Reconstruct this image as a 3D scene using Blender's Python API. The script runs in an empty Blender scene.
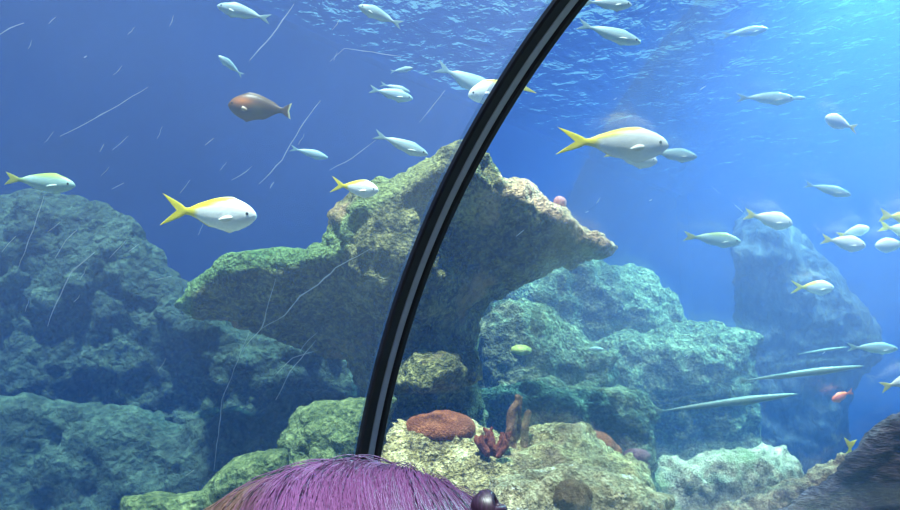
import bpy, math, random
import numpy as np
from mathutils import Vector, Matrix

random.seed(7)
RNG = np.random.default_rng(7)
SC = bpy.context.scene
COL = SC.collection

# ------------------------------------------------------------------ camera frame
# the walk-through tunnel runs along +Y; the visitor looks out through its -X side
TH, PITCH, ROLL, FPX = 0.8557, 0.2436, 0.0335, 690.0
CAM = np.array([0.0, 0.0, 1.45])
_cp, _sp, _cr, _sr = math.cos(PITCH), math.sin(PITCH), math.cos(ROLL), math.sin(ROLL)
_r0 = np.array([math.cos(TH), math.sin(TH), 0.0])
_h0 = np.array([-math.sin(TH), math.cos(TH), 0.0])
FWD = _h0 * _cp + np.array([0, 0, _sp])
_u0 = -_h0 * _sp + np.array([0, 0, _cp])
RIGHT = _cr * _r0 + _sr * _u0
UP = -_sr * _r0 + _cr * _u0
BASIS = np.stack([RIGHT, FWD, UP])          # rows: local x, y, z

def P(px, py, d):
    """a point of the place seen at px, py of the photograph, d metres ahead"""
    return CAM + d * (FWD + (px - 450) / FPX * RIGHT - (py - 255) / FPX * UP)

# tunnel
TUN_R, TUN_Z, ARCH_Y = 1.30, 1.15, 0.856
FLOOR_TANK, SURF_Z = 0.45, 6.85

# ------------------------------------------------------------------ noise
def _hash(ix, iy, iz, seed):
    n = (ix.astype(np.int64) * 374761393 + iy.astype(np.int64) * 668265263 + iz.astype(np.int64) * 1274126177 + seed * 974634777) & 0xffffffff
    n = ((n ^ (n >> 13)) * 1274126177) & 0xffffffff
    n = (n ^ (n >> 16)) & 0xffff
    return n.astype(np.float32) / 32767.5 - 1.0

def vnoise(p, seed=0):
    i = np.floor(p); f = (p - i).astype(np.float32); i = i.astype(np.int64)
    w = f * f * (3 - 2 * f)
    r = 0
    for dx in (0, 1):
        wx = w[:, 0] if dx else 1 - w[:, 0]
        for dy in (0, 1):
            wy = w[:, 1] if dy else 1 - w[:, 1]
            for dz in (0, 1):
                wz = w[:, 2] if dz else 1 - w[:, 2]
                r = r + wx * wy * wz * _hash(i[:, 0] + dx, i[:, 1] + dy, i[:, 2] + dz, seed)
    return r

def fbm(p, freq, octs=3, seed=0, gain=0.5, ridged=False):
    a, s, tot = 1.0, 0.0, 0.0
    for o in range(octs):
        n = vnoise(p * freq + 17.3 * o, seed + o)
        if ridged:
            n = 1 - 2 * np.abs(n)
        s = s + a * n; tot += a
        a *= gain; freq *= 2.03
    return s / tot

# ------------------------------------------------------------------ meshing
def surface_nets(F, org, h):
    nx, ny, nz = F.shape
    ins = F < 0
    cnt = np.zeros((nx - 1, ny - 1, nz - 1), np.int8)
    for dx in (0, 1):
        for dy in (0, 1):
            for dz in (0, 1):
                cnt += ins[dx:nx - 1 + dx, dy:ny - 1 + dy, dz:nz - 1 + dz]
    act = (cnt > 0) & (cnt < 8)
    idx = np.full(act.shape, -1, np.int64)
    I = np.argwhere(act)
    idx[act] = np.arange(len(I))
    acc = np.zeros((len(I), 3)); n = np.zeros(len(I))
    cor = [(0, 0, 0), (1, 0, 0), (0, 1, 0), (1, 1, 0), (0, 0, 1), (1, 0, 1), (0, 1, 1), (1, 1, 1)]
    val = {c: F[I[:, 0] + c[0], I[:, 1] + c[1], I[:, 2] + c[2]] for c in cor}
    for a in cor:
        for k in range(3):
            if a[k] == 0:
                b = list(a); b[k] = 1; b = tuple(b)
                va, vb = val[a], val[b]
                m = (va < 0) != (vb < 0)
                t = np.where(m, va / np.where(va == vb, 1, va - vb), 0)
                pos = np.array(a, float)[None, :] + t[:, None] * (np.array(b) - np.array(a))[None, :]
                acc += np.where(m[:, None], pos, 0); n += m
    V = (I + acc / n[:, None]) * h + org
    faces = []
    for k in range(3):
        sl0 = [slice(None)] * 3; sl1 = [slice(None)] * 3
        sl0[k] = slice(0, -1); sl1[k] = slice(1, None)
        a, b = ins[tuple(sl0)], ins[tuple(sl1)]
        E = np.argwhere(a != b)
        o1, o2 = (k + 1) % 3, (k + 2) % 3
        E = E[(E[:, o1] > 0) & (E[:, o2] > 0) & (E[:, o1] < F.shape[o1] - 1) & (E[:, o2] < F.shape[o2] - 1)]
        q = []
        for d1, d2 in ((1, 1), (0, 1), (0, 0), (1, 0)):
            c = E.copy(); c[:, o1] -= d1; c[:, o2] -= d2
            q.append(idx[c[:, 0], c[:, 1], c[:, 2]])
        q = np.stack(q, 1)
        flip = ~a[E[:, 0], E[:, 1], E[:, 2]]
        q[flip] = q[flip][:, ::-1]
        faces.append(q)
    return V, np.concatenate(faces)

def vnormals(V, Q):
    n = np.cross(V[Q[:, 2]] - V[Q[:, 0]], V[Q[:, 3]] - V[Q[:, 1]])
    N = np.zeros_like(V)
    for k in range(4):
        np.add.at(N, Q[:, k], n)
    return N / np.maximum(np.linalg.norm(N, axis=1, keepdims=True), 1e-9)

def mesh_np(name, V, Q, mats, smooth=True, mat_idx=None, colors=None):
    me = bpy.data.meshes.new(name)
    me.from_pydata([tuple(v) for v in np.asarray(V, float)], [], [tuple(int(i) for i in q) for q in Q])
    for m in (mats if isinstance(mats, (list, tuple)) else [mats]):
        me.materials.append(m)
    me.polygons.foreach_set('use_smooth', [smooth] * len(me.polygons))
    if mat_idx is not None:
        me.polygons.foreach_set('material_index', list(mat_idx))
    if colors is not None:
        at = me.color_attributes.new('pattern', 'FLOAT_COLOR', 'POINT')
        at.data.foreach_set('color', np.c_[colors, np.ones(len(colors))].astype(np.float32).ravel())
    me.update()
    return me

def link(name, me, parent=None, loc=None):
    o = bpy.data.objects.new(name, me); COL.objects.link(o)
    if parent is not None: o.parent = parent
    if loc is not None: o.location = loc
    return o

def tag(o, label=None, cat=None, group=None, kind=None):
    if label: o['label'] = label
    if cat: o['category'] = cat
    if group: o['group'] = group
    if kind: o['kind'] = kind
    return o

# ------------------------------------------------------------------ materials
class NT:
    def __init__(s, name):
        s.m = bpy.data.materials.new(name); s.m.use_nodes = True
        s.t = s.m.node_tree; s.t.nodes.clear()
        s.out = s.n('ShaderNodeOutputMaterial')
    def n(s, typ, **kw):
        nd = s.t.nodes.new(typ)
        for k, v in kw.items():
            if k in nd.bl_rna.properties and k not in nd.inputs: setattr(nd, k, v)
            else: nd.inputs[k.replace('_', ' ')].default_value = v
        return nd
    def l(s, a, b): s.t.links.new(a, b)
    def coord(s, scale=(1, 1, 1), rot=(0, 0, 0), what='Object'):
        tc = s.n('ShaderNodeTexCoord'); mp = s.n('ShaderNodeMapping')
        mp.inputs['Scale'].default_value = scale; mp.inputs['Rotation'].default_value = rot
        s.l(tc.outputs[what], mp.inputs['Vector'])
        return mp.outputs['Vector']
    def noise(s, vec, scale, detail=4, rough=0.55, dist=0.0):
        nd = s.n('ShaderNodeTexNoise')
        nd.inputs['Scale'].default_value = scale; nd.inputs['Detail'].default_value = detail
        nd.inputs['Roughness'].default_value = rough; nd.inputs['Distortion'].default_value = dist
        s.l(vec, nd.inputs['Vector'])
        return nd.outputs['Fac']
    def ramp(s, fac, stops, interp='LINEAR'):
        r = s.n('ShaderNodeValToRGB'); r.color_ramp.interpolation = interp
        el = r.color_ramp.elements
        while len(el) < len(stops): el.new(0.5)
        for e, (p, c) in zip(el, stops):
            e.position = p; e.color = (*c, 1) if len(c) == 3 else c
        s.l(fac, r.inputs['Fac'])
        return r.outputs['Color']
    def mix(s, fac, a, b):
        m = s.n('ShaderNodeMix', data_type='RGBA')
        if hasattr(fac, 'is_linked'): s.l(fac, m.inputs[0])
        else: m.inputs[0].default_value = fac
        for k, x in ((6, a), (7, b)):
            if hasattr(x, 'is_linked'): s.l(x, m.inputs[k])
            else: m.inputs[k].default_value = (*x, 1)
        return m.outputs[2]
    def bump(s, h, strength, dist, nrm=None):
        b = s.n('ShaderNodeBump'); b.inputs['Strength'].default_value = strength; b.inputs['Distance'].default_value = dist
        s.l(h, b.inputs['Height'])
        if nrm is not None: s.l(nrm, b.inputs['Normal'])
        return b.outputs['Normal']
    def principled(s, color, rough=0.8, nrm=None, spec=0.2, sss=None, metallic=0.0):
        b = s.n('ShaderNodeBsdfPrincipled')
        if hasattr(color, 'is_linked'): s.l(color, b.inputs['Base Color'])
        else: b.inputs['Base Color'].default_value = (*color, 1)
        b.inputs['Roughness'].default_value = rough; b.inputs['Specular IOR Level'].default_value = spec
        b.inputs['Metallic'].default_value = metallic
        if nrm is not None: s.l(nrm, b.inputs['Normal'])
        s.l(b.outputs[0], s.out.inputs['Surface'])
        return b

def hexc(h):
    c = [int(h[i:i + 2], 16) / 255 for i in (0, 2, 4)]
    return tuple(x / 12.92 if x <= 0.04045 else ((x + 0.055) / 1.055) ** 2.4 for x in c)

def rock_mat(name, dark, mid, light, patch=None, scale=6.0, bump=0.06, patch_at=(0.52, 0.62), patch_scale=2.2, stretch=(1, 1, 1), crust=False):
    """crusted living rock: three mottled tones, an optional crust of another growth in patches"""
    t = NT(name); v = t.coord(stretch)
    n1 = t.noise(v, scale, 8, 0.62); n2 = t.noise(v, scale * 5, 5, 0.6)
    c = t.ramp(n1, [(0.38, dark), (0.51, mid), (0.66, light)])
    c2 = t.ramp(n2, [(0.40, dark), (0.51, mid), (0.62, light)])
    c = t.mix(0.5, c, c2)
    n5 = t.noise(v, scale * 0.45, 3, 0.6, 0.8)
    c = t.mix(t.ramp(n5, [(0.36, (.65, .65, .65)), (0.58, (0, 0, 0))]), c, dark)
    if patch:
        n3 = t.noise(v, patch_scale, 5, 0.6, 0.4)
        f = t.ramp(n3, [(patch_at[0], (0, 0, 0)), (patch_at[1], (1, 1, 1))])
        c = t.mix(f, c, t.mix(n2, patch, tuple(min(1, x * 1.7) for x in patch)))
    if crust:                     # turf tint along the rim, its sunlit brightness painted in; extent kept with mesh
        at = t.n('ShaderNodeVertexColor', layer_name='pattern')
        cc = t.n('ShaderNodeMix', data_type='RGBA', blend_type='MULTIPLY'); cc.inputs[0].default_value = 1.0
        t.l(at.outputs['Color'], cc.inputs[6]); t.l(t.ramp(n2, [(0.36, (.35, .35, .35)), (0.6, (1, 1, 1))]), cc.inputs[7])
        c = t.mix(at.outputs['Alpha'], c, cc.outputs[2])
    vo = t.n('ShaderNodeTexVoronoi', feature='F1'); vo.inputs['Scale'].default_value = scale * 3.2
    ds = t.n('ShaderNodeMix', data_type='VECTOR'); ds.inputs[0].default_value = 0.12
    nz = t.n('ShaderNodeTexNoise'); nz.inputs['Scale'].default_value = scale * 2; t.l(v, nz.inputs['Vector'])
    t.l(v, ds.inputs[4]); t.l(nz.outputs['Color'], ds.inputs[5]); t.l(ds.outputs[1], vo.inputs['Vector'])
    h = t.n('ShaderNodeMath', operation='ADD'); t.l(n1, h.inputs[0]); t.l(n2, h.inputs[1])
    h2 = t.n('ShaderNodeMath', operation='MULTIPLY_ADD'); t.l(vo.outputs['Distance'], h2.inputs[0]); h2.inputs[1].default_value = -0.7; t.l(h.outputs[0], h2.inputs[2])
    nr = t.bump(h2.outputs[0], 1.0, bump)
    t.principled(c, 0.9, nr, 0.1)
    return t.m

# ------------------------------------------------------------------ implicit shapes in metres of the view-aligned frame
def loc(px, py, d):
    return np.array([(px - 450) / FPX * d, d, -(py - 255) / FPX * d])

def smin(a, b, k):
    h = np.clip(0.5 + 0.5 * (b - a) / k, 0, 1)
    return b * (1 - h) + a * h - k * h * (1 - h)

def sd_ell(p, c, r, rot=0.0, tilt=0.0):
    q = p - c
    if rot:
        ca, sa = math.cos(rot), math.sin(rot)
        q = np.stack([q[:, 0] * ca + q[:, 2] * sa, q[:, 1], -q[:, 0] * sa + q[:, 2] * ca], 1)
    r = np.asarray(r, float)
    k0 = np.linalg.norm(q / r, axis=1); k1 = np.linalg.norm(q / (r * r), axis=1)
    return k0 * (k0 - 1) / np.maximum(k1, 1e-6)

def sd_poly2(x, z, pts):
    n = len(pts); d = np.full(len(x), 1e9); inside = np.zeros(len(x), bool)
    for i in range(n):
        ax, az = pts[i]; bx, bz = pts[(i + 1) % n]
        ex, ez = bx - ax, bz - az
        wx, wz = x - ax, z - az
        t = np.clip((wx * ex + wz * ez) / (ex * ex + ez * ez + 1e-12), 0, 1)
        d = np.minimum(d, (wx - ex * t) ** 2 + (wz - ez * t) ** 2)
        c = ((az > z) != (bz > z)) & (x < (bx - ax) * (z - az) / (bz - az + 1e-12) + ax)
        inside ^= c
    d = np.sqrt(d)
    return np.where(inside, -d, d)

def sd_slab(p, pts_px, d, half, rnd, lean=0.0, z0=None):
    """traced outline given a real thickness: half depth, rounded by rnd; lean shifts its middle plane with height"""
    pts = [((a - 450) / FPX * d, -(b - 255) / FPX * d) for a, b in pts_px]
    # the outline is taken at the middle plane; perspective keeps it through the depth
    s = d / np.maximum(p[:, 1], 0.2)
    d2 = sd_poly2(p[:, 0] * s, p[:, 2] * s, pts)
    z0 = max(b for a, b in pts) if z0 is None else z0
    yy = np.abs(p[:, 1] - d - lean * np.clip(p[:, 2] - z0, -0.55, 0.3)) - half
    a = np.maximum(d2 + rnd, 0); b = np.maximum(yy + rnd, 0)
    return np.sqrt(a * a + b * b) + np.minimum(np.maximum(d2 + rnd, yy + rnd), 0) - rnd

def to_world(V):
    return CAM + V @ BASIS

def rock(name, label, cat, mat, fields, lo, hi, h, amp=0.06, freq=2.5, amp2=0.015, freq2=14.0, k=0.12, seed=1, group=None, ridged=False, floor=True, kind=None, paint=None):
    """fields: functions p -> signed distance (view-aligned metres); blended, roughened, meshed"""
    lo, hi = np.array(lo, float), np.array(hi, float)
    n = np.ceil((hi - lo) / h).astype(int) + 1
    g = np.stack(np.meshgrid(*[lo[i] + h * np.arange(n[i]) for i in range(3)], indexing='ij'), -1).reshape(-1, 3)
    F = None
    for f in fields:
        v = f(g); F = v if F is None else smin(F, v, k)
    m = np.abs(F) < amp * 2 + 3 * h
    F[m] += amp * fbm(g[m], freq, 4, seed, 0.58, ridged)
    if floor:
        wz = CAM[2] + g @ BASIS[:, 2]
        F = np.maximum(F, (FLOOR_TANK - 0.02) - wz)
    F = F.reshape(n)
    F[0] = F[-1] = 1; F[:, 0] = F[:, -1] = 1; F[:, :, 0] = F[:, :, -1] = 1
    V, Q = surface_nets(F, lo, h)
    N = vnormals(V, Q)
    V = V + N * (amp2 * (fbm(V, freq2, 3, seed + 5, 0.6) - 0.8 * np.maximum(fbm(V, freq2 * 0.8, 2, seed + 9, 0.5, True) - 0.35, 0)))[:, None]
    W = to_world(V)
    base = np.array([(W[:, 0].min() + W[:, 0].max()) / 2, (W[:, 1].min() + W[:, 1].max()) / 2, W[:, 2].min()])
    me = mesh_np(name, W - base, Q, mat)
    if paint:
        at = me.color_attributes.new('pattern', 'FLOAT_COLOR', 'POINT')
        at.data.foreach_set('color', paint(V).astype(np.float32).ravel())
    o = link(name, me, loc=base)
    return tag(o, label, cat, group, kind)

def bounds(pts, pad=0.25):
    a = np.array(pts)
    return a.min(0) - pad, a.max(0) + pad
# ------------------------------------------------------------------ the setting
def box_np(lo, hi):
    x0, y0, z0 = lo; x1, y1, z1 = hi
    V = [(x0, y0, z0), (x1, y0, z0), (x1, y1, z0), (x0, y1, z0), (x0, y0, z1), (x1, y0, z1), (x1, y1, z1), (x0, y1, z1)]
    Q = [(0, 3, 2, 1), (4, 5, 6, 7), (0, 1, 5, 4), (1, 2, 6, 5), (2, 3, 7, 6), (3, 0, 4, 7)]
    return np.array(V, float), Q

def struct_box(name, lo, hi, mat):
    V, Q = box_np(lo, hi)
    return tag(link(name, mesh_np(name, V, Q, mat, smooth=False)), kind='structure')

BX, RX, Y0, Y1 = -8.0, 3.6, -5.0, 14.0

def plain_mat(name, a, b, scale, rough=0.8, bump=0.0, spec=0.2, metallic=0.0):
    t = NT(name); v = t.coord(); n = t.noise(v, scale, 6, 0.6)
    nr = t.bump(n, 1.0, bump) if bump else None
    t.principled(t.ramp(n, [(0.35, a), (0.65, b)]), rough, nr, spec, metallic=metallic)
    return t.m

M_wall = plain_mat('blue_painted_wall', (0.008, 0.030, 0.15), (0.011, 0.042, 0.19), 0.6)
M_sand = plain_mat('pale_sand', (0.26, 0.24, 0.18), (0.42, 0.39, 0.30), 3.0, bump=0.03)
M_walk = plain_mat('dark_walkway', (0.03, 0.03, 0.035), (0.05, 0.05, 0.055), 8)
M_kerb = plain_mat('kerb_paint', (0.05, 0.06, 0.09), (0.07, 0.08, 0.11), 5)

struct_box('wall_back', (BX - 0.3, Y0 - 0.3, 0), (BX, Y1 + 0.3, SURF_Z + 0.1), M_wall)
struct_box('wall_right', (RX, Y0 - 0.3, 0), (RX + 0.3, Y1 + 0.3, SURF_Z + 0.1), M_wall)
struct_box('wall_far', (BX, Y1, 0), (RX, Y1 + 0.3, SURF_Z + 0.1), M_wall)
struct_box('wall_near', (BX, Y0 - 0.3, 0), (RX, Y0, SURF_Z + 0.1), M_wall)
struct_box('floor_sand', (BX, Y0, 0.1), (-TUN_R - 0.05, Y1, FLOOR_TANK), M_sand)
struct_box('floor_sand_beyond', (TUN_R + 0.05, Y0, 0.1), (RX, Y1, FLOOR_TANK), M_sand)
struct_box('floor', (-TUN_R - 0.05, Y0, -0.1), (TUN_R + 0.05, Y1, 0.0), M_walk)
struct_box('baseboard_left', (-TUN_R - 0.05, Y0, 0), (-TUN_R + 0.07, Y1, FLOOR_TANK), M_kerb)
struct_box('baseboard_right', (TUN_R - 0.07, Y0, 0), (TUN_R + 0.05, Y1, FLOOR_TANK), M_kerb)

def tunnel_profile(r, n=48):
    pts = [(-r, FLOOR_TANK)]
    pts += [(-r * math.cos(a), TUN_Z + r * math.sin(a)) for a in np.linspace(0, math.pi, n)]
    pts += [(r, FLOOR_TANK)]
    return pts

def prism(name, prof, y0, y1, mat, smooth=False, closed=True):
    n = len(prof)
    V = [(x, y0, z) for x, z in prof] + [(x, y1, z) for x, z in prof]
    Q = [(i, (i + 1) % n, n + (i + 1) % n, n + i) for i in range(n if closed else n - 1)]
    me = bpy.data.meshes.new(name)
    caps = [tuple(range(n))[::-1], tuple(range(n, 2 * n))] if closed else []
    me.from_pydata(V, [], Q + caps)
    me.materials.append(mat)
    me.polygons.foreach_set('use_smooth', [smooth] * len(me.polygons))
    me.update()
    import bmesh
    b = bmesh.new(); b.from_mesh(me); bmesh.ops.recalc_face_normals(b, faces=b.faces[:]); b.to_mesh(me); b.free()
    return link(name, me)

# the water itself: one clear blue body around the tunnel
def water_mat():
    t = NT('sea_water')
    s = t.n('ShaderNodeVolumeScatter'); s.inputs['Color'].default_value = (*WATER_SC, 1)
    s.inputs['Density'].default_value = WATER_DENS; s.inputs['Anisotropy'].default_value = 0.1
    a = t.n('ShaderNodeVolumeAbsorption'); a.inputs['Color'].default_value = (*WATER_AB, 1)
    a.inputs['Density'].default_value = WATER_ABD
    ad = t.n('ShaderNodeAddShader'); t.l(s.outputs[0], ad.inputs[0]); t.l(a.outputs[0], ad.inputs[1])
    t.l(ad.outputs[0], t.out.inputs['Volume'])
    return t.m

WATER_SC, WATER_DENS = (0.09, 0.28, 1.0), 0.030
WATER_AB, WATER_ABD = (0.33, 0.76, 0.92), 0.115
prof = tunnel_profile(TUN_R) + [(RX, FLOOR_TANK), (RX, SURF_Z), (BX, SURF_Z), (BX, FLOOR_TANK)]
tag(prism('water', prof, Y0, Y1, water_mat()), kind='structure')

def surface_mat():
    t = NT('rippled_surface'); v = t.coord((1, 1, 1))
    n1 = t.noise(v, 2.2, 3, 0.5, 0.6); n2 = t.noise(v, 7.0, 3, 0.5, 0.5)
    h = t.n('ShaderNodeMath', operation='MULTIPLY_ADD'); t.l(n2, h.inputs[0]); h.inputs[1].default_value = 0.3; t.l(n1, h.inputs[2])
    n3 = t.noise(v, 0.9, 2, 0.5, 0.3)
    h3 = t.n('ShaderNodeMath', operation='MULTIPLY_ADD'); t.l(n3, h3.inputs[0]); h3.inputs[1].default_value = 1.4; t.l(h.outputs[0], h3.inputs[2])
    nr = t.bump(h3.outputs[0], 1.0, 0.12)
    g = t.n('ShaderNodeBsdfGlossy'); g.inputs['Roughness'].default_value = 0.10; g.inputs['Color'].default_value = (0.95, 0.97, 1, 1)
    t.l(nr, g.inputs['Normal'])
    tr = t.n('ShaderNodeBsdfTransparent')
    m = t.n('ShaderNodeMixShader'); fr = t.n('ShaderNodeFresnel'); fr.inputs['IOR'].default_value = 1.33
    t.l(nr, fr.inputs['Normal']); t.l(fr.outputs[0], m.inputs[0])
    t.l(tr.outputs[0], m.inputs[1]); t.l(g.outputs[0], m.inputs[2])
    t.l(m.outputs[0], t.out.inputs['Surface'])
    return t.m
V, Q = np.array([(BX, Y0, SURF_Z + .01), (RX, Y0, SURF_Z + .01), (RX, Y1, SURF_Z + .01), (BX, Y1, SURF_Z + .01)]), [(0, 1, 2, 3)]
tag(link('water_surface', mesh_np('water_surface', V, Q, surface_mat())), kind='structure')

# acrylic panes either side of the joint
def acrylic_mat(name, gloss, veil):
    t = NT(name)
    lw = t.n('ShaderNodeLayerWeight'); lw.inputs['Blend'].default_value = 0.25
    tr = t.n('ShaderNodeBsdfTransparent'); tr.inputs['Color'].default_value = (0.985, 0.99, 1, 1)
    g = t.n('ShaderNodeBsdfGlossy'); g.inputs['Roughness'].default_value = 0.05
    f = t.n('ShaderNodeMath', operation='MULTIPLY'); t.l(lw.outputs['Fresnel'], f.inputs[0]); f.inputs[1].default_value = gloss
    m = t.n('ShaderNodeMixShader'); t.l(f.outputs[0], m.inputs[0]); t.l(tr.outputs[0], m.inputs[1]); t.l(g.outputs[0], m.inputs[2])
    d = t.n('ShaderNodeBsdfTranslucent'); d.inputs['Color'].default_value = (0.9, 0.9, 0.95, 1)
    n = t.noise(t.coord((1.0, 1.0, 1.0)), 1.1, 3, 0.5)
    k = t.n('ShaderNodeMath', operation='MULTIPLY'); t.l(n, k.inputs[0]); k.inputs[1].default_value = veil * 2
    m2 = t.n('ShaderNodeMixShader'); t.l(k.outputs[0], m2.inputs[0]); t.l(m.outputs[0], m2.inputs[1]); t.l(d.outputs[0], m2.inputs[2])
    t.l(m2.outputs[0], t.out.inputs['Surface'])
    return t.m

def scratch_mat():
    t = NT('pale_scratch')
    d = t.n('ShaderNodeBsdfDiffuse'); d.inputs['Color'].default_value = (0.75, 0.8, 0.9, 1)
    e = t.n('ShaderNodeBsdfTranslucent'); e.inputs['Color'].default_value = (0.75, 0.8, 0.9, 1)
    a = t.n('ShaderNodeAddShader'); t.l(d.outputs[0], a.inputs[0]); t.l(e.outputs[0], a.inputs[1])
    tr = t.n('ShaderNodeBsdfTransparent')
    m = t.n('ShaderNodeMixShader'); m.inputs[0].default_value = 0.30
    t.l(tr.outputs[0], m.inputs[1]); t.l(a.outputs[0], m.inputs[2])
    t.l(m.outputs[0], t.out.inputs['Surface'])
    return t.m
M_scratch = scratch_mat()
R_IN = 1.247

def on_pane(px, py, r=R_IN - 0.002):
    """where the sight line through px, py meets the inner face of the tunnel"""
    d = FWD + (px - 450) / FPX * RIGHT - (py - 255) / FPX * UP
    cx, cz = CAM[0], CAM[2] - TUN_Z
    a = d[0] ** 2 + d[2] ** 2; b = 2 * (cx * d[0] + cz * d[2]); c = cx * cx + cz * cz - r * r
    s = (-b + math.sqrt(b * b - 4 * a * c)) / (2 * a)
    q = CAM + s * d
    if q[2] < TUN_Z:
        s = (-r - cx) / d[0]; q = CAM + s * d
    return q

def scratch_strips(lines):
    V, Q = [], []
    for pts, w in lines:
        q = [on_pane(*p) for p in pts]
        fine = []
        for a, b in zip(pts[:-1], pts[1:]):
            k = max(2, int(math.hypot(b[0] - a[0], b[1] - a[1]) / 8))
            for i in range(k):
                f = i / k
                fine.append((a[0] + (b[0] - a[0]) * f + random.uniform(-.6, .6), a[1] + (b[1] - a[1]) * f + random.uniform(-.4, .4)))
        fine.append(pts[-1])
        base = len(V)
        for i, p in enumerate(fine):
            a = fine[max(i - 1, 0)]; b = fine[min(i + 1, len(fine) - 1)]
            tx, ty = b[0] - a[0], b[1] - a[1]; ln = math.hypot(tx, ty) or 1
            ww = w * (0.25 + 0.75 * math.sin(math.pi * (i + 0.4) / (len(fine) - 0.2))) * random.uniform(0.6, 1.2) * 0.38
            V.append(on_pane(p[0] - ty / ln * ww, p[1] + tx / ln * ww)); V.append(on_pane(p[0] + ty / ln * ww, p[1] - tx / ln * ww))
            if i: Q.append((base + 2 * i - 2, base + 2 * i - 1, base + 2 * i + 1, base + 2 * i))
    return V, Q

SCR_L = [([(60, 136), (78, 128), (110, 110), (148, 87)], 1.8), ([(0, 35), (10, 28), (24, 23)], 2.0), ([(48, 24), (56, 17)], 1.2),
         ([(320, 101), (300, 128), (282, 160), (259, 184)], 1.8), ([(47, 326), (60, 295), (72, 270), (95, 252)], 1.8),
         ([(18, 268), (30, 238), (44, 196)], 1.6), ([(55, 258), (66, 240), (77, 230)], 1.6), ([(72, 272), (95, 252)], 1.4),
         ([(262, 328), (285, 315), (300, 296), (318, 284), (336, 268), (372, 248)], 1.7), ([(240, 352), (262, 328), (276, 278)], 1.3),
         ([(275, 375), (292, 358), (318, 350)], 1.3), ([(276, 400), (290, 372), (316, 340)], 1.2), ([(250, 330), (222, 400), (214, 470)], 1.0),
         ([(330, 170), (352, 158), (376, 140)], 1.0), ([(330, 62), (345, 48), (390, 55), (402, 57)], 1.0), ([(180, 193), (190, 180)], 1.1),
         ([(112, 189), (124, 183)], 1.4), ([(205, 145), (214, 138)], 1.1), ([(420, 122), (445, 90)], 0.9), ([(270, 188), (274, 182)], 1.4),
         ([(250, 60), (272, 36), (294, 4)], 1.8), ([(2, 252), (16, 236)], 1.2), ([(100, 152), (104, 144)], 1.2), ([(112, 150), (128, 136)], 1.0),
         ([(185, 476), (194, 470)], 1.4), ([(110, 258), (126, 240)], 1.0), ([(300, 352), (308, 340), (318, 332)], 1.0), ([(84, 58), (87, 56)], 1.6),
         ([(155, 280), (172, 276)], 1.0), ([(128, 252), (139, 244)], 1.0), ([(48, 232), (60, 222)], 1.0), ([(232, 180), (246, 172), (252, 166)], 1.0)]
for _ in range(16):
    x, y = random.uniform(5, 340), random.uniform(10, 440); L = random.uniform(5, 16); a = random.uniform(0.8, 1.3)
    SCR_L.append(([(x, y), (x + L * math.cos(a) * .6, y - L * math.sin(a) * .5), (x + L * math.cos(a), y - L * math.sin(a))], random.uniform(0.6, 1.0)))
SCR_R = [([(516, 236), (524, 230)], 1.2), ([(596, 204), (600, 198)], 1.0), ([(735, 205), (743, 212)], 0.9), ([(700, 90), (706, 86)], 0.9)]
for _ in range(8):
    x, y = random.uniform(560, 880), random.uniform(60, 400)
    SCR_R.append(([(x, y), (x + 3, y - 2)], 0.8))

def pane(name, y0, y1, mat, scr):
    a = tunnel_profile(R_IN + 0.045, 64); b = tunnel_profile(R_IN, 64)
    n = len(a)
    V = [(x, y, z) for y in (y0, y1) for x, z in a] + [(x, y, z) for y in (y0, y1) for x, z in b]
    Q = []
    V = V + V                       # the cut edges get corners of their own so the faces stay evenly curved
    for i in range(n - 1):
        Q += [(i, i + 1, n + i + 1, n + i), (2 * n + i, 3 * n + i, 3 * n + i + 1, 2 * n + i + 1)]
        j = 4 * n + i
        Q += [(j, 2 * n + j, 2 * n + j + 1, j + 1), (n + j, n + j + 1, 3 * n + j + 1, 3 * n + j)]
    nq = len(Q)
    sv, sq = scratch_strips(scr)
    k = len(V)
    V = V + [tuple(v) for v in sv]; Q = Q + [tuple(k + i for i in q) for q in sq]
    me = mesh_np(name, V, Q, [mat, M_scratch], True, [0] * nq + [1] * len(sq))
    return tag(link(name, me), kind='structure')
pane('window_1', Y0 + .02, ARCH_Y - 0.004, acrylic_mat('acrylic_scuffed', 0.5, 0.028), SCR_L)
pane('window_2', ARCH_Y + 0.004, Y1 - .02, acrylic_mat('acrylic_clear', 0.5, 0.006), SCR_R)

# ------------------------------------------------------------------ the joint between the panes
def arch_band(name, y0, y1, r0, r1, mat, parent, bev=0.004):
    n = 90
    sec = [(y0, r1), (y0, r0 + bev), (y0 + bev, r0), (y1 - bev, r0), (y1, r0 + bev), (y1, r1)]
    ang = np.linspace(0, math.pi, n)
    path = [(-1, 0, FLOOR_TANK - TUN_Z)] + [(-math.cos(a), math.sin(a), 0) for a in ang] + [(1, 0, FLOOR_TANK - TUN_Z)]
    V, Q = [], []
    for cx, cz, off in path:
        for y, r in sec:
            V.append((cx * r, y, TUN_Z + cz * r + off))
    m = len(sec)
    for i in range(len(path) - 1):
        for j in range(m):
            Q.append((i * m + j, i * m + (j + 1) % m, (i + 1) * m + (j + 1) % m, (i + 1) * m + j))
    me = mesh_np(name, np.array(V) - np.array([0, ARCH_Y, 0]), Q, mat, smooth=False)
    return link(name, me, parent)

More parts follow.
